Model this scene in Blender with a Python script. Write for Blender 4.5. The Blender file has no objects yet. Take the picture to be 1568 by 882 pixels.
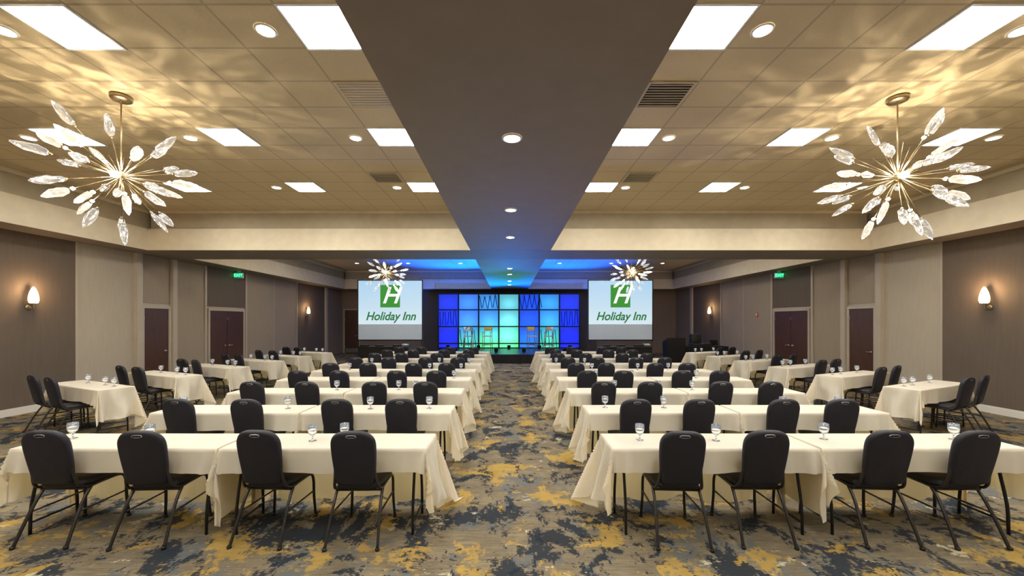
import bpy, math, random
from mathutils import Vector, Matrix
random.seed(7)
S=bpy.context.scene
def s2l(c):
    return tuple(((x/255)/12.92 if x/255<=0.04045 else (((x/255)+0.055)/1.055)**2.4) for x in c)
# ------------------------------------------------------------ mesh builder
class MB:
    def __init__(s): s.v=[];s.f=[];s.m=[];s.s=[]
    def add(s,vs,fs,mat=0,smooth=False,M=None):
        o=len(s.v)
        for p in vs:
            p=Vector(p)
            if M is not None: p=M@p
            s.v.append(tuple(p))
        for f in fs:
            s.f.append([i+o for i in f]);s.m.append(mat);s.s.append(smooth)
    def box(s,x0,x1,y0,y1,z0,z1,mat=0,M=None):
        v=[(x0,y0,z0),(x1,y0,z0),(x1,y1,z0),(x0,y1,z0),(x0,y0,z1),(x1,y0,z1),(x1,y1,z1),(x0,y1,z1)]
        f=[(0,3,2,1),(4,5,6,7),(0,1,5,4),(1,2,6,5),(2,3,7,6),(3,0,4,7)]
        s.add(v,f,mat,False,M)
    def bbox(s,x0,x1,y0,y1,z0,z1,b,mat=0,M=None):
        # chamfered / soft box
        import bmesh
        bm=bmesh.new(); bmesh.ops.create_cube(bm,size=1)
        for v in bm.verts:
            v.co=Vector(((x0+x1)/2+v.co.x*(x1-x0),(y0+y1)/2+v.co.y*(y1-y0),(z0+z1)/2+v.co.z*(z1-z0)))
        bmesh.ops.bevel(bm,geom=bm.edges[:],offset=b,segments=3,affect='EDGES',profile=0.5)
        bm.verts.ensure_lookup_table()
        vs=[v.co.copy() for v in bm.verts]; fs=[[v.index for v in f.verts] for f in bm.faces]
        bm.free(); s.add(vs,fs,mat,True,M)
    def tube(s,path,r,n=8,mat=0,M=None,cap=True):
        P=[Vector(p) for p in path]
        rs=r if isinstance(r,(list,tuple)) else [r]*len(P)
        vs=[];fs=[]
        up=None
        for i,p in enumerate(P):
            t=(P[min(i+1,len(P)-1)]-P[max(i-1,0)]).normalized()
            if up is None:
                a=Vector((0,0,1)) if abs(t.z)<0.9 else Vector((1,0,0))
                up=(a-t*a.dot(t)).normalized()
            else: up=(up-t*up.dot(t)).normalized()
            w=t.cross(up)
            for k in range(n):
                an=2*math.pi*k/n
                vs.append(p+(up*math.cos(an)+w*math.sin(an))*rs[i])
        for i in range(len(P)-1):
            for k in range(n):
                a=i*n+k;b=i*n+(k+1)%n
                fs.append((a,b,b+n,a+n))
        if cap:
            fs.append(tuple(reversed(range(n)))); fs.append(tuple(range((len(P)-1)*n,len(P)*n)))
        s.add(vs,fs,mat,True,M)
    def lathe(s,prof,n=20,mat=0,M=None,smooth=True):
        vs=[];fs=[]
        for (r,z) in prof:
            for k in range(n):
                an=2*math.pi*k/n; vs.append((r*math.cos(an),r*math.sin(an),z))
        for i in range(len(prof)-1):
            for k in range(n):
                a=i*n+k;b=i*n+(k+1)%n
                fs.append((a,b,b+n,a+n))
        s.add(vs,fs,mat,smooth,M)
    def mesh(s,name,mats):
        me=bpy.data.meshes.new(name); me.from_pydata(s.v,[],s.f)
        for m in mats: me.materials.append(m)
        for i,p in enumerate(me.polygons):
            p.material_index=s.m[i]; p.use_smooth=s.s[i]
        me.update(); return me
def obj(name,me,loc=(0,0,0),rz=0,parent=None,scale=None):
    o=bpy.data.objects.new(name,me); S.collection.objects.link(o)
    o.location=loc; o.rotation_euler=(0,0,rz)
    if scale: o.scale=scale
    if parent: o.parent=parent
    return o
def curve(pts,n=5):
    # catmull-rom smoothing
    P=[Vector(p) for p in pts]; P=[P[0]*2-P[1]]+P+[P[-1]*2-P[-2]]
    out=[]
    for i in range(1,len(P)-2):
        for k in range(n):
            t=k/n;a,b,c,d=P[i-1],P[i],P[i+1],P[i+2]
            out.append(0.5*((2*b)+(c-a)*t+(2*a-5*b+4*c-d)*t*t+(3*b-a-3*c+d)*t**3))
    out.append(P[-2]); return out
# ------------------------------------------------------------ materials
def mat(name,col,rough=0.6,metal=0,bump=0,bscale=50,var=0.0,vscale=4,spec=None,emit=None,es=0,trans=0,stretch=(1,1,1),sheen=0):
    m=bpy.data.materials.new(name); m.use_nodes=True
    nt=m.node_tree; b=nt.nodes['Principled BSDF']
    b.inputs['Base Color'].default_value=(*col,1); b.inputs['Roughness'].default_value=rough; b.inputs['Metallic'].default_value=metal
    if spec is not None: b.inputs['Specular IOR Level'].default_value=spec
    if trans: b.inputs['Transmission Weight'].default_value=trans
    if sheen: b.inputs['Sheen Weight'].default_value=sheen
    if emit: b.inputs['Emission Color'].default_value=(*emit,1); b.inputs['Emission Strength'].default_value=es
    tc=nt.nodes.new('ShaderNodeTexCoord'); mp=nt.nodes.new('ShaderNodeMapping'); mp.inputs['Scale'].default_value=stretch
    nt.links.new(tc.outputs['Object'],mp.inputs['Vector'])
    if var>0:
        n=nt.nodes.new('ShaderNodeTexNoise'); n.inputs['Scale'].default_value=vscale; n.inputs['Detail'].default_value=5
        nt.links.new(mp.outputs[0],n.inputs['Vector'])
        r=nt.nodes.new('ShaderNodeValToRGB')
        r.color_ramp.elements[0].position=0.3; r.color_ramp.elements[1].position=0.7
        r.color_ramp.elements[0].color=(*[c*(1-var) for c in col],1); r.color_ramp.elements[1].color=(*[min(1,c*(1+var)) for c in col],1)
        nt.links.new(n.outputs['Fac'],r.inputs[0]); nt.links.new(r.outputs[0],b.inputs['Base Color'])
    if bump>0:
        n2=nt.nodes.new('ShaderNodeTexNoise'); n2.inputs['Scale'].default_value=bscale; n2.inputs['Detail'].default_value=3
        nt.links.new(mp.outputs[0],n2.inputs['Vector'])
        bp=nt.nodes.new('ShaderNodeBump'); bp.inputs['Strength'].default_value=bump; bp.inputs['Distance'].default_value=0.01
        nt.links.new(n2.outputs['Fac'],bp.inputs['Height']); nt.links.new(bp.outputs[0],b.inputs['Normal'])
    return m
def emis(name,col,st):
    m=bpy.data.materials.new(name); m.use_nodes=True; nt=m.node_tree
    nt.nodes.clear(); e=nt.nodes.new('ShaderNodeEmission'); o=nt.nodes.new('ShaderNodeOutputMaterial')
    e.inputs[0].default_value=(*col,1); e.inputs[1].default_value=st; nt.links.new(e.outputs[0],o.inputs[0]); return m

M_beige=mat('wallcovering_beige',(0.42,0.365,0.285),0.8,var=0.04,vscale=6,bump=0.12,bscale=60,stretch=(4,4,0.4))
M_mid=mat('wallcovering_mid_taupe',(0.31,0.25,0.185),0.8,var=0.04,vscale=6,bump=0.12,bscale=60,stretch=(4,4,0.4))
M_brown=mat('wallcovering_brown',(0.115,0.089,0.066),0.8,var=0.06,vscale=6,bump=0.12,bscale=60,stretch=(4,4,0.4))
M_taupe=mat('wallcovering_taupe',(0.25,0.18,0.12),0.8,var=0.07,vscale=6,bump=0.1,bscale=60,stretch=(4,4,0.4))
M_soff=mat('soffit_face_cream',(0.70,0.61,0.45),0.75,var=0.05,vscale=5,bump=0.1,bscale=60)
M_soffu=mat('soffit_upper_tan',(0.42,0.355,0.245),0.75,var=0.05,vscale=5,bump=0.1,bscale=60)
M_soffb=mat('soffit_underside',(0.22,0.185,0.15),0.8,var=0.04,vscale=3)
M_trim=mat('trim_paint',(0.44,0.38,0.295),0.5,var=0.03)
M_base=mat('baseboard_paint',(0.62,0.60,0.55),0.5,var=0.03)
M_door=mat('door_dark_wood',(0.070,0.030,0.018),0.4,var=0.3,vscale=8,stretch=(8,8,0.6))
M_black=mat('black_metal',(0.015,0.014,0.015),0.35,metal=0.3,var=0.1)
M_frame=mat('chair_frame_gunmetal',(0.060,0.056,0.054),0.35,metal=0.8,var=0.1)
M_fab=mat('chair_black_vinyl',(0.008,0.008,0.016),0.5,bump=0.35,bscale=220,var=0.2,vscale=9)
M_steel=mat('steel',(0.5,0.5,0.5),0.3,metal=1,var=0.05)
M_brass=mat('aged_brass',(0.42,0.33,0.20),0.35,metal=1,var=0.1)
M_white=mat('white_paint',(0.8,0.8,0.78),0.5,var=0.02)
M_panel=emis('troffer_lens_lit',(1.0,0.97,0.90),46)
M_panel2=emis('troffer_lens_far_fill',(1.0,0.92,0.78),30)  # for the added fill panels of the far bay
M_down=emis('downlight_lit',(1.0,0.90,0.74),45)

def cloth_mat():
    m=mat('tablecloth_ivory',(0.84,0.80,0.69),0.85,bump=0.5,bscale=6,var=0.03,vscale=5)
    nt=m.node_tree; b=nt.nodes['Principled BSDF']; out=nt.nodes['Material Output']
    t=nt.nodes.new('ShaderNodeBsdfTranslucent'); t.inputs[0].default_value=(0.94,0.78,0.42,1)
    mx=nt.nodes.new('ShaderNodeMixShader'); mx.inputs[0].default_value=0.38
    nt.links.new(b.outputs[0],mx.inputs[1]); nt.links.new(t.outputs[0],mx.inputs[2]); nt.links.new(mx.outputs[0],out.inputs[0])
    return m
M_cloth=cloth_mat()

def math_node(nt,op,a,b=None,c=None):
    n=nt.nodes.new('ShaderNodeMath'); n.operation=op
    for i,x in enumerate((a,b,c)):
        if x is None: continue
        if isinstance(x,(int,float)): n.inputs[i].default_value=x
        else: nt.links.new(x,n.inputs[i])
    return n.outputs[0]
def mixc(nt,f,a,b):
    n=nt.nodes.new('ShaderNodeMix'); n.data_type='RGBA'
    if isinstance(f,(int,float)): n.inputs[0].default_value=f
    else: nt.links.new(f,n.inputs[0])
    for i,x in ((6,a),(7,b)):
        if isinstance(x,tuple): n.inputs[i].default_value=(*x,1)
        else: nt.links.new(x,n.inputs[i])
    return n.outputs[2]
def carpet():
    m=bpy.data.materials.new('carpet_abstract'); m.use_nodes=True; nt=m.node_tree; b=nt.nodes['Principled BSDF']
    b.inputs['Roughness'].default_value=0.95; b.inputs['Specular IOR Level'].default_value=0.1
    tc=nt.nodes.new('ShaderNodeTexCoord')
    def snap(sx,sy):
        v=nt.nodes.new('ShaderNodeVectorMath'); v.operation='SNAP'; v.inputs[1].default_value=(sx,sy,1)
        nt.links.new(tc.outputs['Object'],v.inputs[0]); return v.outputs[0]
    def noise(vec,off,scale,detail,rough,dist=0,st=(1,1,1)):
        mp=nt.nodes.new('ShaderNodeMapping'); mp.inputs['Location'].default_value=off; mp.inputs['Scale'].default_value=st
        nt.links.new(vec,mp.inputs[0]); n=nt.nodes.new('ShaderNodeTexNoise')
        n.inputs['Scale'].default_value=scale;n.inputs['Detail'].default_value=detail;n.inputs['Roughness'].default_value=rough;n.inputs['Distortion'].default_value=dist
        nt.links.new(mp.outputs[0],n.inputs['Vector']); return n.outputs['Fac']
    def step(f,a,w=0.012):
        r=nt.nodes.new('ShaderNodeMapRange'); r.inputs[1].default_value=a-w; r.inputs[2].default_value=a+w
        nt.links.new(f,r.inputs[0]); return r.outputs[0]
    sv=snap(0.016,0.012)
    sv2=snap(0.03,0.012)
    base=mixc(nt,noise(sv,(3,1,0),2.0,6,0.75,0.3,(1,2,1)),s2l((64,60,54)),s2l((164,148,118)))
    fine=noise(sv2,(0,0,0),1.0,2,0.6,0,(4,70,1))
    base=mixc(nt,step(fine,0.5,0.25),base,mixc(nt,0.5,base,s2l((50,47,44))))
    lines=noise(sv,(7,3,0),3.0,5,0.8,0,(1,4,1))
    grey=step(noise(sv,(9,4,0),1.6,9,0.76,0.5,(1.3,1,1)),0.55,.02)
    c=mixc(nt,math_node(nt,'MULTIPLY',grey,0.7),base,s2l((86,93,98)))
    # brushy breakup: streaks running along and across the aisle
    brA=noise(sv,(2,8,0),5.0,6,0.8,0,(3.2,.7,1)); brB=noise(sv,(12,5,0),5.0,6,0.8,0,(.7,3.2,1))
    def brushed(off,scale,th,amt,st,br):
        f=noise(sv,off,scale,9,0.70,0.5,st)
        f=math_node(nt,'ADD',f,math_node(nt,'MULTIPLY',math_node(nt,'SUBTRACT',br,0.5),0.30))
        return math_node(nt,'MULTIPLY',step(f,th,.013),amt)
    c=mixc(nt,brushed((20,4,0),1.5,0.535,.92,(1.25,1,1),brA),c,s2l((36,43,52)))
    gcol=mixc(nt,lines,s2l((110,86,38)),s2l((194,162,86)))
    c=mixc(nt,brushed((41,14,0),1.9,0.566,.86,(1,1.15,1),brA),c,gcol)
    c=mixc(nt,brushed((61,34,0),2.4,0.635,.78,(1.2,1,1),brB),c,s2l((186,178,150)))
    c=mixc(nt,brushed((81,14,0),2.4,0.59,.9,(1.2,1,1),brB),c,s2l((32,39,48)))
    nt.links.new(c,b.inputs['Base Color'])
    bp=nt.nodes.new('ShaderNodeBump'); bp.inputs['Strength'].default_value=0.3; bp.inputs['Distance'].default_value=0.006
    nt.links.new(noise(tc.outputs['Object'],(0,0,0),160,2,0.5),bp.inputs['Height']); nt.links.new(bp.outputs[0],b.inputs['Normal'])
    return m
PX,PY=0.615,0.5625
def ceiling_mat():
    m=bpy.data.materials.new('acoustic_ceiling_tile'); m.use_nodes=True; nt=m.node_tree; b=nt.nodes['Principled BSDF']
    b.inputs['Roughness'].default_value=0.9
    tc=nt.nodes.new('ShaderNodeTexCoord'); sp=nt.nodes.new('ShaderNodeSeparateXYZ'); nt.links.new(tc.outputs['Object'],sp.inputs[0])
    def line(o,p,c):
        a=math_node(nt,'ADD',o,100*p-c); a=math_node(nt,'DIVIDE',a,p); a=math_node(nt,'FRACT',a)
        a=math_node(nt,'SUBTRACT',a,0.5); a=math_node(nt,'ABSOLUTE',a)   # 0.5 at panel centre, 0 at seam
        return math_node(nt,'LESS_THAN',a,0.013/p)
    lx=line(sp.outputs[0],PX,-1.77); ly=line(sp.outputs[1],PY,3.80)
    l=math_node(nt,'MAXIMUM',lx,ly)
    n=nt.nodes.new('ShaderNodeTexNoise'); n.inputs['Scale'].default_value=55; n.inputs['Detail'].default_value=3
    nt.links.new(tc.outputs['Object'],n.inputs['Vector'])
    col=mixc(nt,n.outputs['Fac'],(0.54,0.44,0.275),(0.64,0.53,0.345))
    c=mixc(nt,l,col,(0.42,0.345,0.23))
    nt.links.new(c,b.inputs['Base Color'])
    bp=nt.nodes.new('ShaderNodeBump'); bp.inputs['Strength'].default_value=0.2; bp.inputs['Distance'].default_value=0.01
    nt.links.new(n.outputs['Fac'],bp.inputs['Height']); nt.links.new(bp.outputs[0],b.inputs['Normal'])
    return m
# ------------------------------------------------------------ room shell
WX=9.75; Y0=-3.0; YF=23.2; ZC=4.65; ZS=3.635; XI=9.07; YB0=9.99; YB1=11.46
b=MB(); b.box(-WX-.2,WX+.2,Y0-.2,YF+.2,-0.2,0); obj('floor',b.mesh('floor',[carpet()]))
b=MB(); b.box(-WX-.2,WX+.2,Y0-.2,YF+.2,ZC,ZC+.2); obj('ceiling',b.mesh('ceiling',[ceiling_mat()]))
def wall(side):
    sg=-1 if side=='left' else 1
    b=MB()
    def bx(y0,y1,z0,z1,th,m):
        xa,xb=sg*(WX-th),sg*(WX+.2 if th==0 else WX)
        b.box(min(xa,xb),max(xa,xb),y0,y1,z0,z1,m)
    bx(Y0,YF,0,ZC,0,0)
    bx(Y0,8.93,0,ZS,0.03,1)
    bx(10.50,11.45,2.34,ZS,0.012,4)
    bx(11.6,12.8,0,ZS,0.012,4)
    bx(12.8,14.68,2.34,ZS,0.02,1)
    bx(14.76,18.26,0,ZS,0.012,4)
    bx(18.3,21.0,0,ZS,0.03,1)
    bx(21.2,23.19,0,ZS,0.02,2)
    for y0,y1,th in ((8.93,8.97,.035),(10.34,10.50,.10),(11.45,11.60,.10),(12.72,12.80,.05),(14.68,14.76,.05),(16.5,16.53,.02),(18.26,18.3,.04),(21.0,21.2,.12)):
        bx(y0,y1,0,ZS,th,3)
    obj('wall_'+side,b.mesh('wall_'+side,[M_beige,M_brown,M_taupe,M_trim,M_mid]))
    b=MB()
    for y0,y1 in ((Y0,8.93),(8.97,10.34),(11.6,12.72),(14.76,18.26),(18.3,21.0)):
        xa,xb=sg*(WX-.05),sg*(WX-0.0)
        b.box(min(xa,xb),max(xa,xb),y0,y1,0,0.13,0)
        xa,xb=sg*(WX-.042),sg*(WX-0.0)
        b.box(min(xa,xb),max(xa,xb),y0,y1,0.13,0.145,0)
    obj('baseboard_'+side,b.mesh('baseboard_'+side,[M_base]))
wall('left'); wall('right')
b=MB(); b.box(-WX,WX,YF,YF+.2,0,ZC,0)
for x0,x1 in ((-8.6,-5.2),(5.2,8.6)): b.box(x0,x1,YF-.03,YF,0,ZS,0)
b.box(-5.1,5.1,YF-.03,YF,0,ZS,1)
obj('wall_far',b.mesh('wall_far',[M_taupe,M_brown]))
b=MB(); b.box(-WX,WX,Y0-.2,Y0,0,ZC); obj('wall_rear',b.mesh('wall_rear',[M_beige]))
# soffits with stepped crown
def soffit(name,x0,x1,y0,y1,step):
    """body box with underside taupe, faces cream; lower band proud of upper band on sides in step"""
    b=MB(); zl=4.13
    sx0,sx1,sy0,sy1=step
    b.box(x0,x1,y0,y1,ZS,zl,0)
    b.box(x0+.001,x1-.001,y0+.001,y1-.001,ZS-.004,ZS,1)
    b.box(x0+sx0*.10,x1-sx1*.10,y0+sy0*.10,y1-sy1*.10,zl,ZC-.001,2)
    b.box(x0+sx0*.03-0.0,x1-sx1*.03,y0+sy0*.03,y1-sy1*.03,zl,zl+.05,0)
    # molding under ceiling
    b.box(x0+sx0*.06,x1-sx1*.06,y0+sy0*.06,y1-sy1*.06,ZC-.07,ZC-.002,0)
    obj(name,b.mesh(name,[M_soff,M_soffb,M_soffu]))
soffit('trim_1',-WX,-XI,Y0,YF,(0,1,0,0))
soffit('trim_2',XI,WX,Y0,YF,(1,0,0,0))
soffit('trim_3',-XI,XI,YB0,YB1,(0,0,1,1))
soffit('trim_4',-XI,XI,22.0,YF,(0,0,1,0))
soffit('trim_5',-XI,XI,Y0,-2.2,(0,0,0,1))
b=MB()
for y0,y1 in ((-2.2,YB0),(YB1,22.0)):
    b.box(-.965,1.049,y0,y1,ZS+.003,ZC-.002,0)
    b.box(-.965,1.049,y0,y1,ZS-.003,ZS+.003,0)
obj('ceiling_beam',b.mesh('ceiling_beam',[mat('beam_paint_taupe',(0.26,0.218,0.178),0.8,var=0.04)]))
# doors
def door(x,y0,y1,sg,double,name,h=2.2):
    b=MB(); w=y1-y0
    # local: along X 0..w, depth toward -Y (into room)
    fr=.07
    b.box(0,fr,-.06,0,0,h+fr,1); b.box(w-fr,w,-.06,0,0,h+fr,1); b.box(fr,w-fr,-.06,0,h,h+fr,1)
    leaves=[(fr,w-fr)] if not double else [(fr,w/2-.004),(w/2+.004,w-fr)]
    for i,(a,c) in enumerate(leaves):
        b.box(a+.003,c-.003,-.035,0,.01,h-.003,0)
        hx=(c-.09) if i==0 else (a+.09)
        b.tube([(hx,-.035,1.02),(hx,-.08,1.02)],.012,8,2); b.tube([(hx,-.08,1.02),(hx+(-.11 if i==0 else .11),-.08,1.02)],.011,8,2)
        b.lathe([(0,.0),(.03,.0),(.03,.01),(0,.01)],12,2,M=Matrix.Translation((hx,-.035,1.02))@Matrix.Rotation(math.pi/2,4,'X'))
        b.box(a+.002,a+.02,-.045,-.03,.3,.4,2); b.box(a+.002,a+.02,-.045,-.03,1.9,2.0,2)
        b.box(a+.05,c-.05,-.04,-.03,.03,.28,2)
    me=b.mesh(name,[M_door,M_trim,M_steel])
    o=obj(name,me)
    if sg==-1: o.location=(x,y1-w,0) ; o.rotation_euler=(0,0,math.radians(90)); 
    if sg==1: o.location=(x,y1,0); o.rotation_euler=(0,0,math.radians(-90))
    if sg==0: o.location=(x,y0,0); o.rotation_euler=(0,0,0)
    return o
door(-WX+.001,10.52,11.43,-1,False,'door_1'); door(-WX+.001,12.85,14.62,-1,True,'door_2')
door(WX-.001,10.52,11.43,1,False,'door_3'); door(WX-.001,12.85,14.62,1,True,'door_4')
b_=door(-9.62,YF-.001,YF-.001+.95,0,False,'door_5',2.5)
# ------------------------------------------------------------ ceiling fixtures
b=MB(); h=.28
b.box(-h,h,-h*.98,h*.98,-.004,.0,0)
for a in ((-h-.02,-h,-h-.02,h+.02),(h,h+.02,-h-.02,h+.02),(-h,h,-h-.02,-h*.98),(-h,h,h*.98,h+.02)): b.box(a[0],a[1],a[2],a[3],-.012,0,1)
me1=b.mesh('troffer',[M_panel,M_white]); me2=me1.copy(); me2.materials[0]=M_panel2
XL=[-1.77,-4.23,-6.69,1.92,4.38,6.84]
for y in (-0.67,1.55,3.80,6.05,8.30):
    for x in XL: obj('ceiling_light_panel',me1,(x,y,ZC-.001))
for y in (13.2,15.8):  # out-of-view panels added to light the far bay
    for x in XL: obj('ceiling_light_panel',me2,(x,y,ZC-.001))
b=MB(); b.lathe([(0,-.006),(.080,-.006)],20,0); b.lathe([(.078,-.004),(.082,-.012),(.095,-.008),(.098,0)],24,1)
med=b.mesh('downlight',[M_down,M_white])
XD=[-2.34,-4.86,-7.33,2.44,4.93,7.4]
for y in (3.83,6.08,8.33,12.6,15.0,17.2,19.2):
    for x in XD: obj('recessed_downlight',med,(x,y,ZC-.001))
for y in (1.4,3.87,6.37,8.44,13.4,15.1,17.6,19.4): obj('recessed_downlight',med,(.03,y,ZS-.004))
def vent(x,y,dark):
    b=MB(); h=.285
    for a in ((-h,-h+.03,-h,h),(h-.03,h,-h,h),(-h+.03,h-.03,-h,-h+.03),(-h+.03,h-.03,h-.03,h)): b.box(a[0],a[1],a[2],a[3],-.015,0,0)
    b.box(-h+.03,h-.03,-h+.03,h-.03,-.003,0,1)
    for k in range(9):
        yy=-h+.06+k*.056
        b.box(-h+.03,h-.03,yy-(0 if dark else .012),yy+(.012 if dark else .032),-.013,-.004,0)
    obj('air_vent',b.mesh('air_vent',[mat('vent_paint',(0.52,0.44,0.31),0.6,var=.03),M_black if dark else M_soffb]),(x,y,ZC-.001))
vent(-1.77,4.925,False);vent(1.92,4.925,True);vent(-2.385,7.74,True);vent(2.535,7.74,True)
# ------------------------------------------------------------ chandeliers
M_crys=mat('crystal_glass_faint_glow',(1,1,1),0.05,trans=1.0,emit=(1,.96,.90),es=0.13,bump=0.6,bscale=9)  # faint emission in the glass stands in for LED light inside it
M_crysl=mat('crystal_glass_led_glow',(1,1,1),0.08,trans=1.0,emit=(1,.88,.68),es=0.32,bump=0.6,bscale=9)  # same glass with a stronger painted-in LED glow
M_bulb=emis('led_bulb',(1.0,0.86,0.62),55)
def chandelier(seed):
    R=random.Random(seed); b=MB()
    zt=1.0
    b.lathe([(0,zt),(.11,zt),(.11,zt-.04),(.10,zt-.055),(.0,zt-.055)],24,0)
    b.tube([(0,0,zt-.05),(0,0,.05)],.008,8,0)
    b.lathe([(0,-.055),(.03,-.05),(.055,-.02),(.055,.02),(.03,.05),(0,.055)],16,0)
    N=38; dirs=[]
    for i in range(N):
        z=1-2*(i+.5)/N; ph=i*2.399963+seed
        r=math.sqrt(1-z*z)
        d=Vector((r*math.cos(ph),r*math.sin(ph),z*.93))+Vector([R.uniform(-.1,.1) for _ in range(3)])
        d.normalize()
        if d.z>.80: continue
        dirs.append(d)
    for i,d in enumerate(dirs):
        L=R.uniform(.48,.62)
        if i%5==3: L=R.uniform(.28,.38)
        q=d.to_track_quat('Z','Y').to_matrix().to_4x4()@Matrix.Rotation(R.uniform(0,6),4,'Z')
        b.tube([d*.04,d*L],.0044,6,0)
        Mx=Matrix.Translation(d*L)@q
        b.lathe([(0,-.02),(.012,-.02),(.016,.0),(.012,.012),(0,.012)],8,0,M=Mx)
        # crystal pod
        n=7; cl=R.uniform(.23,.30); rr=[(.014,0),(.038,.10),(.050,.34),(.046,.62),(.028,.86),(.006,1.0)]
        vs=[];fs=[]
        for j,(r_,t) in enumerate(rr):
            for k in range(n):
                an=2*math.pi*k/n+.15*j; q2=r_*R.uniform(.82,1.18)
                vs.append((q2*math.cos(an),q2*.75*math.sin(an),t*cl))
        for j in range(len(rr)-1):
            for k in range(n):
                a=j*n+k;c=j*n+(k+1)%n; fs.append((a,c,c+n,a+n))
        fs.append(tuple(reversed(range(n)))); fs.append(tuple(range((len(rr)-1)*n,len(rr)*n)))
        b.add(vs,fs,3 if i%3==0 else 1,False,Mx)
        if i%3==0:
            e=d*(L-.03)
            b.lathe([(0,-.022),(.016,-.012),(.023,0),(.016,.012),(0,.022)],8,2,M=Matrix.Translation(e))
    # extra bare rods
    for i in range(18):
        d=Vector([R.gauss(0,1) for _ in range(3)]).normalized(); b.tube([d*.04,d*R.uniform(.2,.5)],.003,5,0)
    b.lathe([(0,-.045),(.034,-.03),(.045,0),(.034,.03),(0,.045)],12,2,M=Matrix.Translation((-.0,-.085,.0)))
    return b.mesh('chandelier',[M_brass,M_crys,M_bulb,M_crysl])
def pattern_light(name,en,loc,parent,pat=True):
    L=bpy.data.lights.new(name,'POINT'); L.energy=en; L.color=(1,.84,.60); L.shadow_soft_size=.04
    if pat:
        L.use_nodes=True; nt=L.node_tree; e=nt.nodes['Emission']  # noise in the lamp strength imitates light thrown by the crystals
        tc=nt.nodes.new('ShaderNodeTexCoord'); n=nt.nodes.new('ShaderNodeTexNoise'); n.inputs['Scale'].default_value=3.8; n.inputs['Detail'].default_value=2.5; n.inputs['Distortion'].default_value=1.6
        mp=nt.nodes.new('ShaderNodeMapping'); mp.inputs['Scale'].default_value=(1,1,1.5)
        nt.links.new(tc.outputs['Normal'],mp.inputs[0]); nt.links.new(mp.outputs[0],n.inputs['Vector'])
        r=nt.nodes.new('ShaderNodeValToRGB'); els=r.color_ramp.elements
        els[0].position=.42; els[0].color=(.28,.28,.28,1); els[1].position=.68; els[1].color=(.35,.35,.35,1)
        x=els.new(.53); x.color=(.9,.9,.9,1); x=els.new(.57); x.color=(3.0,3.0,3.0,1); x=els.new(.61); x.color=(.5,.5,.5,1)
        nt.links.new(n.outputs['Fac'],r.inputs[0]); nt.links.new(r.outputs[0],e.inputs['Strength'])
    o=bpy.data.objects.new(name,L); S.collection.objects.link(o); o.location=loc; o.parent=parent
for i,(x,y,en) in enumerate(((-4.82,4.95,54),(4.86,4.98,54),(-4.6,14.9,20),(4.58,14.9,20))):
    o=obj('chandelier',chandelier(i*3+1),(x,y,ZC-1.0-.001))
    pattern_light('hub_light',en,(0,0,.12),o)
# ------------------------------------------------------------ sconces
M_sglass=emis('sconce_glass',(1.0,0.66,0.36),2.6)
def sconce(sg,y):
    b=MB(); 
    b.lathe([(0,0),(.055,0),(.055,.012),(.03,.02),(0,.02)],16,0,M=Matrix.Translation((0,0,-.12))@Matrix.Rotation(math.pi/2,4,'X'))
    b.tube(curve([(0,-.01,-.12),(0,-.07,-.15),(0,-.11,-.10),(0,-.11,-.04)]),.009,8,0)
    b.lathe([(0,-.06),(.03,-.055),(.05,-.03),(.055,-.02)],12,0,M=Matrix.Translation((0,-.11,0)))
    b.tube([(0,-.11,-.05),(0,-.11,-.22)],[.008,.003],8,0)
    b.lathe([(.02,-.05),(.065,-.03),(.080,.02),(.078,.09),(.062,.18),(.036,.26),(.012,.30)],12,1,M=Matrix.Translation((0,-.11,0)))
    o=obj('wall_sconce',b.mesh('wall_sconce',[M_brass,M_sglass]),(sg*(WX-.031),y,2.25),math.radians(90 if sg<0 else -90))
    L=bpy.data.lights.new('sconce_bulb','POINT'); L.energy=18; L.color=(1,.62,.32); L.shadow_soft_size=.05
    l=bpy.data.objects.new('sconce_bulb',L); S.collection.objects.link(l); l.parent=o; l.location=(0,-.24,.22)
for sg in (-1,1):
    for y in (1.5,8.05,19.1): sconce(sg,y)
# exit signs
M_exit=emis('exit_letters',(0.05,1.0,0.35),4); M_exitb=mat('exit_face',(0.02,.25,.08),.4,emit=(.02,.6,.15),es=.35,var=.05)
def textmesh(body,size,shear=0,ext=.004,bold=0):
    c=bpy.data.curves.new('t','FONT'); c.body=body; c.size=size; c.shear=shear; c.extrude=ext; c.align_x='CENTER'; c.align_y='CENTER'; c.offset=bold
    o=bpy.data.objects.new('t',c); S.collection.objects.link(o); bpy.context.view_layer.update()
    me=bpy.data.meshes.new_from_object(o.evaluated_get(bpy.context.evaluated_depsgraph_get())); bpy.data.objects.remove(o); return me
for sg in (-1,1):
    b=MB(); b.bbox(-.16,.16,-.03,.03,-.10,.10,.01,0); b.box(-.145,.145,-.034,-.03,-.085,.085,1); b.box(-.06,.06,-.01,.01,.10,.16,0)
    o=obj('exit_sign',b.mesh('exit_sign',[M_white,M_exitb]),(sg*(WX-.19),14.1,3.47))
    t=textmesh('EXIT',.15,0); t.materials.clear(); t.materials.append(M_exit)
    to=obj('letters',t,(0,-.038,0),parent=o); to.rotation_euler=(math.pi/2,0,0)
    b=MB(); b.tube([(0,0,0),(-sg*-.18,0,0)],.01,8,0); 
    a=obj('bracket',b.mesh('bracket',[M_black]),(0,0,0),parent=o)
# fire alarm
b=MB(); b.bbox(-.03,0,-.06,.06,-.08,.08,.008,0); b.bbox(-.05,-.03,-.03,.03,-.03,.05,.008,1)
obj('fire_alarm',b.mesh('fire_alarm',[mat('alarm_red',(.5,.02,.02),.4,var=.05),M_white]),(WX-.012,15.6,2.1))
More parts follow.
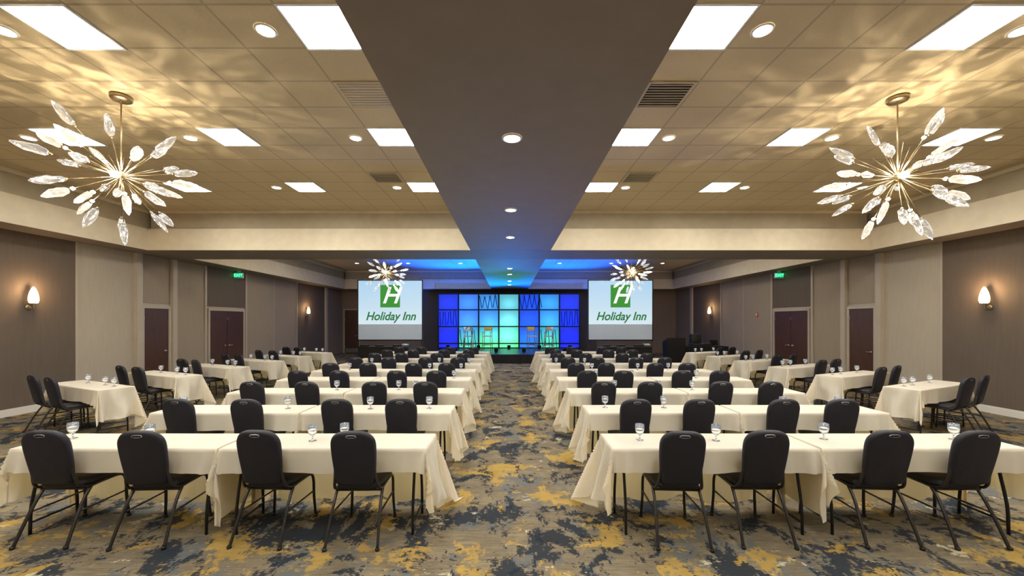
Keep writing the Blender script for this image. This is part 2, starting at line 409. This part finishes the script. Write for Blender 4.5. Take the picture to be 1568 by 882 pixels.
# ------------------------------------------------------------ banquet chair
def chair_mesh():
    b=MB()
    for sx in (-1,1):
        x=sx*.192
        b.tube(curve([(sx*.205,.235,.0),(x,.225,.20),(x,.215,.36),(x,.16,.425),(x,0,.43),(x,-.13,.43),(sx*.182,-.195,.47),(sx*.165,-.225,.58),(sx*.145,-.262,.80)],4),.0125,8,1)
        b.tube(curve([(sx*.212,-.325,.0),(sx*.204,-.255,.16),(sx*.195,-.17,.33),(x,-.10,.425)],4),.0125,8,1)
        b.lathe([(0,0),(.018,0),(.018,.02),(.013,.025)],10,1,M=Matrix.Translation((sx*.212,-.325,0)))
        b.lathe([(0,0),(.018,0),(.018,.02),(.013,.025)],10,1,M=Matrix.Translation((sx*.205,.235,0)))
        b.tube([(sx*.198,-.21,.25),(x,.222,.25)],.008,6,1)
    b.tube([(-.19,.18,.415),(.19,.18,.415)],.01,6,1); b.tube([(-.19,-.14,.415),(.19,-.14,.415)],.01,6,1)
    # seat cushion: rounded loft
    n=36; rings=[(.90,.425),(1.0,.435),(1.02,.455),(1.0,.478),(.90,.492),(.55,.500),(0.02,.502)]
    vs=[];fs=[]
    for sc,z in rings:
        for k in range(n):
            an=2*math.pi*k/n; c,s_=math.cos(an),math.sin(an); e=.38
            px=math.copysign(abs(c)**e,c)*.195; py=math.copysign(abs(s_)**e,s_)*.205
            px*=1+.04*(py/.2)
            vs.append((px*sc,py*sc+.025,z))
    for j in range(len(rings)-1):
        for k in range(n):
            a=j*n+k;c=j*n+(k+1)%n; fs.append((a,c,c+n,a+n))
    fs.append(tuple(reversed(range(n)))); fs.append(tuple(range((len(rings)-1)*n,len(rings)*n)))
    b.add(vs,fs,0,True)
    def W(t): # half width vs height 0..1
        return .158+.026*math.sin(min(t,.75)/.75*math.pi/2)
    zb,zt=.50,.960
    H=zt-zb
    K=16
    left=[]
    for i in range(K+1):
        t=i/K*.70; left.append((W(t),zb+t*H))
    zc=zb+.70*H; w=W(.70); hh=.30*H
    for i in range(1,13):
        a=i/12*math.pi/2; left.append((w*math.cos(a)**.66 if i<12 else 0.0,zc+hh*math.sin(a)**.80))
    bot=[(.158*.98,zb),(.14,zb-.012),(.09,zb-.018),(0,zb-.020)]
    half=[bot[3],bot[2],bot[1]]+left
    out=half+[(-x,z) for x,z in reversed(half[1:-1])]
    n=len(out); cz=.73
    layers=[(.86,-.030),(.95,-.026),(1.0,-.008),(1.0,.008),(.95,.024),(.86,.028)]
    vs=[];fs=[]
    def tilt(x,y,z):
        return (x,y-.215-(z-.5)*.185+.012*(x/.2)**2,z)
    for sc,y in layers:
        for x,z in out: vs.append(tilt(x*sc,y,cz+(z-cz)*sc if sc<1 else z))
    for j in range(len(layers)-1):
        for k in range(n):
            a=j*n+k;c=j*n+(k+1)%n; fs.append((a,c,c+n,a+n))
    i0=len(vs); vs.append(tilt(0,-.034,cz)); i1=len(vs); vs.append(tilt(0,.032,cz))
    for k in range(n):
        fs.append((i0,(k+1)%n,k)); o=(len(layers)-1)*n; fs.append((i1,o+k,o+(k+1)%n))
    b.add(vs,fs,0,True)
    # handle slot at top: no hole, a dark inset paints its shade
    hz=.918
    path=[]
    for k in range(25):
        an=2*math.pi*k/24; path.append(tilt(math.copysign(abs(math.cos(an))**.6,math.cos(an))*.040,-.031,hz+math.sin(an)*.010))
    b.tube(path,.0035,6,2,cap=False)
    p=tilt(0,-.031,hz); b.bbox(-.036,.036,p[1]-.003,p[1]+.004,hz-.008,hz+.008,.003,3)
    return b.mesh('banquet_chair',[M_fab,M_frame,M_steel,mat('slot_painted_shade',(.004,.004,.004),.9,var=.1)])
ME_CH=chair_mesh()
# ------------------------------------------------------------ tables with cloths
TH=.76; TD=.45
def table_mesh(seed,W,l,r,near=.21,far=.68,jl=False,jr=False):
    R=random.Random(seed); b=MB(); D=TD
    zt=TH-.006
    b.bbox(-W/2,W/2,-D/2,D/2,zt-.03,zt-.003,.006,1)
    for sx in (-1,1):
        lx=sx*(W/2-.115)
        for sy in (-1,1):
            b.tube(curve([(lx,sy*.19,0),(lx,sy*.18,.25),(lx,sy*.12,.55),(lx,sy*.11,zt-.03)],3),.0125,8,2)
        b.tube([(lx,-.19,.10),(lx,.19,.10)],.010,8,2)
        b.tube([(lx,-.14,.52),(lx,.14,.52)],.009,8,2)
        b.tube([(lx,0,.52),(lx-sx*.28,0,zt-.035)],.008,8,2)
    def samples(lo,hi,a,c):
        n=max(2,int((hi-lo)/.022)); pts=[lo+(hi-lo)*i/n for i in range(n+1)]
        for e in (a,c):
            pts=[p for p in pts if abs(p-e)>.012]+[e-.004,e+.004]
        return sorted(pts)
    ss=samples(-W/2-l,W/2+r,-W/2,W/2); ts=samples(-D/2-near,D/2+far,-D/2,D/2)
    p1,p2,p3,p4=[R.uniform(0,6) for _ in range(4)]
    f1=R.uniform(7,10); f2=R.uniform(13,18)
    vs=[]
    for t in ts:
        for s_ in ss:
            cx=min(max(s_,-W/2),W/2); cy=min(max(t,-D/2),D/2)
            ex,ey=s_-cx,t-cy
            rr=math.hypot(ex,ey)
            if rr<1e-6: vs.append((s_,t,TH+.0015*math.sin(s_*7+p1)*math.sin(t*9+p2))); continue
            dx,dy=ex/rr,ey/rr
            joint=(jl and ex<-1e-6) or (jr and ex>1e-6)
            corner=abs(ex)>1e-6 and abs(ey)>1e-6
            if corner:
                ph=math.atan2(abs(ey),abs(ex))/(math.pi/2)
                fold=math.sin(ph*math.pi)**2
                off=.014+rr*(.05+.16*fold+.20*math.sin(ph*math.pi*4+p3)*fold+.07*math.sin(ph*math.pi*9+p2)*math.sin(ph*math.pi))
            else:
                q=cx if abs(ey)>1e-6 else cy*1.0
                if abs(ey)>1e-6:
                    amp=.07 if ey<0 else .10
                    wv=math.sin(q*f1+p1+1.3*math.sin(q*4+p2))+.4*math.sin(q*21+p3)
                    edge=math.exp(-(W/2-abs(q))/.18)
                    off=.012+rr*(.05+amp*wv*.7+.18*edge*max(0,math.sin(q*32+p4)))
                else:
                    wv=math.sin(q*f2+p1+1.1*math.sin(q*9+p2)+.6*math.sin(rr*9+p4))
                    off=.016+rr*(.07+.14*wv+.04*math.sin(q*37+p3))
            off=max(off,.006)
            drop=rr*(.985-.05*max(0,math.sin((cx+cy)*6+p4)))
            if rr<.03: off=min(off,.012)
            z=TH-drop
            zmin=.012+.006*math.sin(s_*40)
            if z<zmin:
                off+= (zmin-z)*.25; z=zmin
            ox,oy=dx*off,dy*off
            if joint:
                if corner and ey<0:
                    ox*=.6; oy=-abs(oy)*.9-.03*min(1,rr/.2)-.025*math.sin(ph*math.pi*5+p1)*rr*2
                else: ox*=.06; oy*=1.1
            vs.append((cx+ox,cy+oy,z))
    nx=len(ss); fs=[]
    for j in range(len(ts)-1):
        for i in range(nx-1):
            a=j*nx+i; fs.append((a,a+1,a+1+nx,a+nx))
    b.add(vs,fs,0,True)
    return b.mesh('banquet_table',[M_cloth,mat('table_plywood',(.25,.18,.1),.5,var=.1),M_black])
WT=1.76
TM_L=[(table_mesh(s,WT,.50,.64,jr=True),table_mesh(s+50,WT,.46,.54,jl=True)) for s in (1,2,3)]
TM_R=[(table_mesh(s,WT,.56,.44,jr=True),table_mesh(s+50,WT,.60,.50,jl=True)) for s in (4,5,6)]
TM_O=[table_mesh(s+90,WT,.5,.5,near=.24,far=.55) for s in (1,2)]
# glass
M_glass=mat('clear_glass_glow',(1,1,1),0.0,trans=1.0,emit=(.9,.95,1),es=.04)  # slight emission lightens the goblets, glass itself is no source
b=MB(); b.lathe([(0,0.001),(.034,.001),(.034,.004),(.006,.010),(.0055,.045),(.016,.052),(.034,.070),(.041,.100),(.039,.145),(.0375,.145),(.0395,.100),(.032,.072),(.010,.056),(0,.055)],20,0)
ME_G=b.mesh('water_goblet',[M_glass])
RP=1.32
for i in range(9):
    yc=3.42+RP*i+TD/2
    j=random.uniform(-.03,.03) if i else 0
    for k,(xs,ch) in enumerate((((-.72,),(-3.82,-3.03,-2.05,-1.28)),((.90,),(1.44,2.13,3.15,3.84)))):
        x0=xs[0]+j-(0.02 if (i and k==0) else 0)+(0.04 if (i and k==1) else 0)
        if k==0: centers=[x0-WT*1.5-.03,x0-WT/2]
        else: centers=[x0+WT/2,x0+WT*1.5+.03]
        for q,c in enumerate(centers):
            obj('banquet_table',(TM_L,TM_R)[k][i%3][q],(c,yc,0))
        for c in ch:
            xx=c+j+random.uniform(-.04,.04)*(i>0)
            obj('banquet_chair',ME_CH,(xx,yc-TD/2+.140-random.uniform(0,.03),0),math.radians(random.uniform(-4,4)))
            if i<7:
                gx=xx+random.choice((-.24,.26)); 
                for cc in centers:
                    if abs(gx-cc)<WT/2-.06: obj('water_goblet',ME_G,(gx,yc+random.uniform(-.02,.08),TH+.001))
for sg in (-1,1):
    for i in range(6):
        cx=sg*(7.20-.02*i); cy=6.85+1.45*i; th=sg*math.radians(24)
        obj('banquet_table',TM_O[i%2],(cx,cy,0),th)
        Rm=Matrix.Rotation(th,3,'Z')
        for lx in (.50,-.10):
            p=Rm@Vector((sg*lx,-TD/2+.02-random.uniform(0,.03),0))
            obj('banquet_chair',ME_CH,(cx+p.x,cy+p.y,0),th+math.radians(random.uniform(-6,6)))
        for lx in (.3,-.3,-.6):
            p=Rm@Vector((sg*lx,.08,0)); obj('water_goblet',ME_G,(cx+p.x,cy+p.y,TH+.001))
# ------------------------------------------------------------ stage
ZSG=.40; YS=17.4; YE=21.3
b=MB(); b.box(-3.55,3.55,YS+.03,YE,ZSG-.06,ZSG,0)
n=240; vs=[];fs=[]
for k in range(n+1):
    x=-3.57+7.14*k/n; y=YS+.012*math.sin(k*1.3)
    vs+= [(x,y,.01),(x,y,ZSG-.005)]
for k in range(n): fs.append((2*k,2*k+2,2*k+3,2*k+1))
b.add(vs,fs,1,True)
for sx in (-3.57,3.57): b.box(sx-.01,sx+.01,YS,YE,.01,ZSG-.005,1)
for x in (-3.4,-1.2,1.2,3.4):
    for y in (18,20,21.1): b.tube([(x,y,0),(x,y,ZSG-.06)],.03,8,1)
obj('stage_platform',b.mesh('stage_platform',[mat('stage_deck',(.04,.04,.045),.35,var=.2),mat('stage_skirt',(.008,.008,.009),.9,var=.2)]))
# backdrop
YBD=21.4
cols=[-3.80+1.0857*i for i in range(8)]; rows=[ZSG+.02,.66,1.57,2.47,3.32]
cc=[(5,35,225),(60,130,242),(60,145,235),(100,200,215),(10,75,238),(50,150,232),(5,35,225)]
me=bpy.data.meshes.new('backdrop_panels'); vs=[];fs=[];cl=[]
R=random.Random(5)
for ci in range(7):
    for ri in range(4):
        x0,x1=cols[ci]+.04,cols[ci+1]-.04; z0,z1=rows[ri]+.03,rows[ri+1]-.03; G=8; o=len(vs)
        for a in range(G+1):
            for c in range(G+1):
                u,v=c/G,a/G; x=x0+(x1-x0)*u; z=z0+(z1-z0)*v
                vs.append((x,YBD,z))
                base=list(cc[ci]); hh=(z-.4)/2.9
                g=min(1,max(0,1.1-hh/.5)) if 1<=ci<=5 else 0
                if ci==4: g*=.25
                if ci in (1,5): g*=.7
                col=[base[q]*(1-g)+(85,232,140)[q]*g for q in range(3)]
                br=.58+.65*math.exp(-((u-.5)**2+(v-.35)**2)*5)  # uplight hot spot and falloff painted into each cell's colour
                if hh>.7: br*=.85
                br*=1+.8*math.exp(-((x+.35)**2+(z-.95)**2)*1.3)  # brightest pool of stage light, also painted in
                col=[max(0,q)/255 for q in col]
                col=[(q**2.2)*br for q in col]
                cl.append((*col,1))
        for a in range(G):
            for c in range(G):
                i=o+a*(G+1)+c; fs.append((i,i+1,i+G+2,i+G+1))
me.from_pydata(vs,[],fs); at=me.color_attributes.new('glow','FLOAT_COLOR','POINT')
for i,c in enumerate(cl): at.data[i].color=c
m=bpy.data.materials.new('panel_painted_glow'); m.use_nodes=True; nt=m.node_tree; pb=nt.nodes['Principled BSDF']  # emission stands in for the coloured uplight on the panels
a=nt.nodes.new('ShaderNodeAttribute'); a.attribute_name='glow'
nt.links.new(a.outputs['Color'],pb.inputs['Emission Color']); pb.inputs['Emission Strength'].default_value=1.25; pb.inputs['Base Color'].default_value=(.05,.05,.05,1); pb.inputs['Roughness'].default_value=.5
me.materials.append(m)
b=MB()
for x in cols: b.box(x-.03,x+.03,YBD-.03,YBD+.05,0,3.37,0)
for z in rows: b.box(cols[0],cols[-1],YBD-.025,YBD+.04,z-.03,z+.03,0)
b.box(cols[0]-.03,cols[-1]+.03,YBD+.05,YBD+.08,0,3.37,0)
def zig(x0,x1,z0,z1,n,amp=1):
    for k in range(n):
        xa=x0+(x1-x0)*(k+.5)/n
        b.tube([(xa-.05*amp*(1 if k%2 else -1),YBD-.045,z0+R.uniform(0,.1)),(xa+.07*amp*(1 if k%2 else -1),YBD-.045,z1-R.uniform(0,.12))],.018,6,0)
zig(cols[2]+.05,cols[3]-.05,2.5,3.3,7); zig(cols[4]+.02,cols[5]+.15,2.5,3.3,9)
zig(cols[0]+.05,cols[1]-.05,1.6,2.45,7,.4); zig(cols[6]+.05,cols[7]-.05,1.6,2.45,7,.4)
zig(cols[1]+.05,cols[2]-.1,.45,1.5,5,.8); zig(cols[5]+.05,cols[6]-.1,.45,1.5,5,.8)
bd=obj('stage_backdrop',b.mesh('backdrop_frame',[mat('backdrop_truss_paint',(.006,.006,.008),.8,var=.1)])); obj('panels',me,(0,0,0),parent=bd)
# par uplights
def aim(name,typ,loc,tgt,en,col,size=.1,spot=60,parent=None,blend=.8):
    L=bpy.data.lights.new(name,typ); L.energy=en; L.color=col
    if typ=='SPOT': L.spot_size=math.radians(spot); L.spot_blend=blend; L.shadow_soft_size=size
    o=bpy.data.objects.new(name,L); S.collection.objects.link(o); o.location=loc
    o.rotation_euler=(Vector(tgt)-Vector(loc)).to_track_quat('-Z','Y').to_euler(); return o
b=MB(); b.lathe([(0,0.0),(.06,0.0),(.09,.05),(.095,.18),(.10,.19),(.085,.19),(.08,.10),(0,.08)],16,0)
ME_PAR=b.mesh('par_can_light',[M_black])
for x,y,tx,ty,tz,col,en,sp_ in ((-3.2,20.9,-3.1,19.0,4.5,(.0,.08,1),3600,80),(3.2,20.9,3.1,19.0,4.5,(.0,.08,1),3600,80),
    (-1.6,20.9,-2.0,18.6,4.5,(.0,.15,1),3000,80),(1.6,20.9,2.0,18.6,4.5,(.0,.06,1),3000,80),(0,20.9,-.1,17.0,4.2,(.02,.8,.60),900,70),
    (-2.5,18.6,-3.0,22.0,4.1,(.0,.10,1),1000,70),(2.6,18.6,3.0,22.0,4.1,(.0,.10,1),1000,70),
    (-.6,18.6,-1.1,11.3,3.7,(.0,.26,.95),1500,34),(.7,18.6,1.2,11.3,3.7,(.0,.10,1),1700,34)):
    obj('par_can_light',ME_PAR,(x,y,ZSG+.003))
    aim('uplight_beam','SPOT',(x,y,ZSG+.22),(tx,ty,tz),en,col,spot=sp_)
# bar chairs on stage
b=MB()
for sx in (-1,1):
    b.tube([(sx*.22,-.19,.015),(sx*.19,-.15,.72),(sx*.19,-.17,.95),(sx*.19,-.20,1.16)],.016,8,0)
    b.tube([(sx*.22,.20,.015),(sx*.19,.17,.72),(sx*.19,.15,.92)],.016,8,0)
    b.tube([(sx*.215,-.18,.25),(sx*.215,.19,.25)],.012,8,0); b.box(sx*.19-.025,sx*.19+.025,-.18,.18,.91,.935,0)
b.tube([(-.215,.19,.30),(.215,.19,.30)],.012,8,0); b.tube([(-.215,-.18,.30),(.215,-.18,.30)],.012,8,0)
b.bbox(-.20,.20,-.17,.19,.70,.745,.015,1); b.bbox(-.20,.20,-.215,-.185,.98,1.17,.012,1)
ME_BAR=b.mesh('director_chair',[mat('chair_wood',(.35,.22,.08),.5,var=.1),mat('chair_canvas',(.75,.50,.12),.8,var=.06)])
for x,r in ((-1.98,.3),(-1.05,-.2),(1.12,.25),(1.95,-.3)): obj('director_chair',ME_BAR,(x,19.4,ZSG+.003),math.pi+r)
# ------------------------------------------------------------ projection screens
M_proj=bpy.data.materials.new('projected_image'); M_proj.use_nodes=True; nt=M_proj.node_tree; pb=nt.nodes['Principled BSDF']
tc=nt.nodes.new('ShaderNodeTexCoord'); sp=nt.nodes.new('ShaderNodeSeparateXYZ'); nt.links.new(tc.outputs['Object'],sp.inputs[0])
r=nt.nodes.new('ShaderNodeMapRange'); r.inputs[1].default_value=-1.0; r.inputs[2].default_value=1.3; nt.links.new(sp.outputs[2],r.inputs[0])
c=mixc(nt,r.outputs[0],s2l((225,242,246)),s2l((160,206,240))); nt.links.new(c,pb.inputs['Emission Color']); pb.inputs['Emission Strength'].default_value=.82; pb.inputs['Base Color'].default_value=(.08,.08,.08,1)
M_scr=mat('screen_lower_glow',(.38,.43,.50),.7,emit=(.55,.68,.85),es=.10,var=.02)  # strip below the image, faint glow put into its material
M_green=emis('logo_green',s2l((75,160,65)),.75); M_wh=emis('logo_white',(1,1,1),.9); M_tgreen=emis('logo_text_green',s2l((60,135,75)),.7)
for xc in (-5.07,4.76):
    Y=17.0; w=1.355
    b=MB(); b.box(-w,w,0,.02,-1.25,-.60,1); b.box(-w,w,0,.02,-.60,1.26,0)
    for s_ in (-1,1):
        b.box(s_*(w+.02)-.02,s_*(w+.02)+.02,-.01,.03,-1.30,1.30,2)
        b.tube([(s_*(w+.0),.05,-2.28),(s_*(w+.0),.05,-1.2)],.02,8,2); b.box(s_*(w+.0)-.03,s_*(w+.0)+.03,-.3,.3,-2.32,-2.28,2)
    b.box(-w-.03,w+.03,-.01,.03,1.26,1.30,2); b.box(-w-.03,w+.03,-.01,.03,-1.31,-1.25,2)
    o=obj('projection_screen',b.mesh('projection_screen',[M_proj,M_scr,M_black]),(xc,Y,2.322))
    b=MB(); b.box(-.42,.42,-.006,-.002,.12,1.08,0); l=obj('logo_square',b.mesh('logo_square',[M_green]),parent=o)
    t=textmesh('H',.98,.35,.001,.015); t.materials.clear(); t.materials.append(M_wh); q=obj('logo_letter',t,(0,-.012,.60),parent=o); q.rotation_euler=(math.pi/2,0,0)
    t=textmesh('Holiday Inn',.50,.3,.001,.010); t.materials.clear(); t.materials.append(M_tgreen); q=obj('logo_text',t,(0.02,-.012,-.27),parent=o); q.rotation_euler=(math.pi/2,0,0); q.scale=(.92,1,1)
    b=MB(); b.bbox(-1.0,1.0,-.25,.25,.78,.83,.01,0); 
    for sx in (-.9,.9):
        for sy in (-.2,.2): b.tube([(sx,sy,0),(sx,sy,.78)],.015,8,0)
    b.box(-.98,.98,-.235,-.225,.08,.78,0)
    for sx in (-.8,-.2,.5): b.bbox(sx-.16,sx+.16,-.12,.12,.831,.90,.015,0)
    b.bbox(.72,.98,-.15,.15,.831,.93,.02,1)
    obj('equipment_table',b.mesh('equipment_table',[M_black,M_steel]),(xc,16.25,0))
# AV desk + lectern right
b=MB(); b.bbox(-.95,.95,-.35,.35,.76,.80,.01,0); b.box(-.94,.94,-.34,.34,.02,.76,0)
b.bbox(-.5,.3,-.2,.2,.801,.92,.02,1); b.bbox(-.45,-.05,-.05,.25,.925,1.30,.02,1)
b.box(.42,.75,-.12,.12,.801,.82,1); b.add([(.42,.12,.82),(.75,.12,.82),(.75,.2,1.04),(.42,.2,1.04)],[(0,1,2,3),(3,2,1,0)],1)
b.tube([(.1,0,.92),(.1,-.05,1.2),(.15,-.1,1.28)],.008,6,1)
obj('mixing_desk',b.mesh('mixing_desk',[mat('black_skirting',(.01,.01,.012),.9,var=.2),mat('black_plastic',(.02,.02,.022),.4,var=.2)]),(8.25,17.0,0))
b=MB()
vs=[(-.33,-.25,0),(.33,-.25,0),(.33,.25,0),(-.33,.25,0),(-.36,-.28,1.0),(.36,-.28,1.0),(.36,.28,1.18),(-.36,.28,1.18)]
b.add(vs,[(0,3,2,1),(4,5,6,7),(0,1,5,4),(1,2,6,5),(2,3,7,6),(3,0,4,7)],0)
b.box(-.38,.38,-.29,.29,0,.04,0); b.tube([(0,.2,1.15),(0,.1,1.3),(0,-.02,1.36)],.007,6,0)
obj('lectern',b.mesh('lectern',[M_black]),(6.75,16.3,0),math.pi)
# ------------------------------------------------------------ world, camera, view
w=bpy.data.worlds.new('World'); S.world=w; w.use_nodes=True; w.node_tree.nodes['Background'].inputs[0].default_value=(.02,.02,.02,1)
cam=bpy.data.cameras.new('camera'); co=bpy.data.objects.new('camera',cam); S.collection.objects.link(co); S.camera=co
co.location=(0,0,1.85); co.rotation_euler=(math.pi/2,0,0); cam.lens=14.0; cam.sensor_width=36; cam.shift_x=.003; cam.shift_y=.0325; cam.clip_start=.05; cam.clip_end=100
S.view_settings.view_transform='Standard'; S.view_settings.look='None'; S.view_settings.exposure=0.15
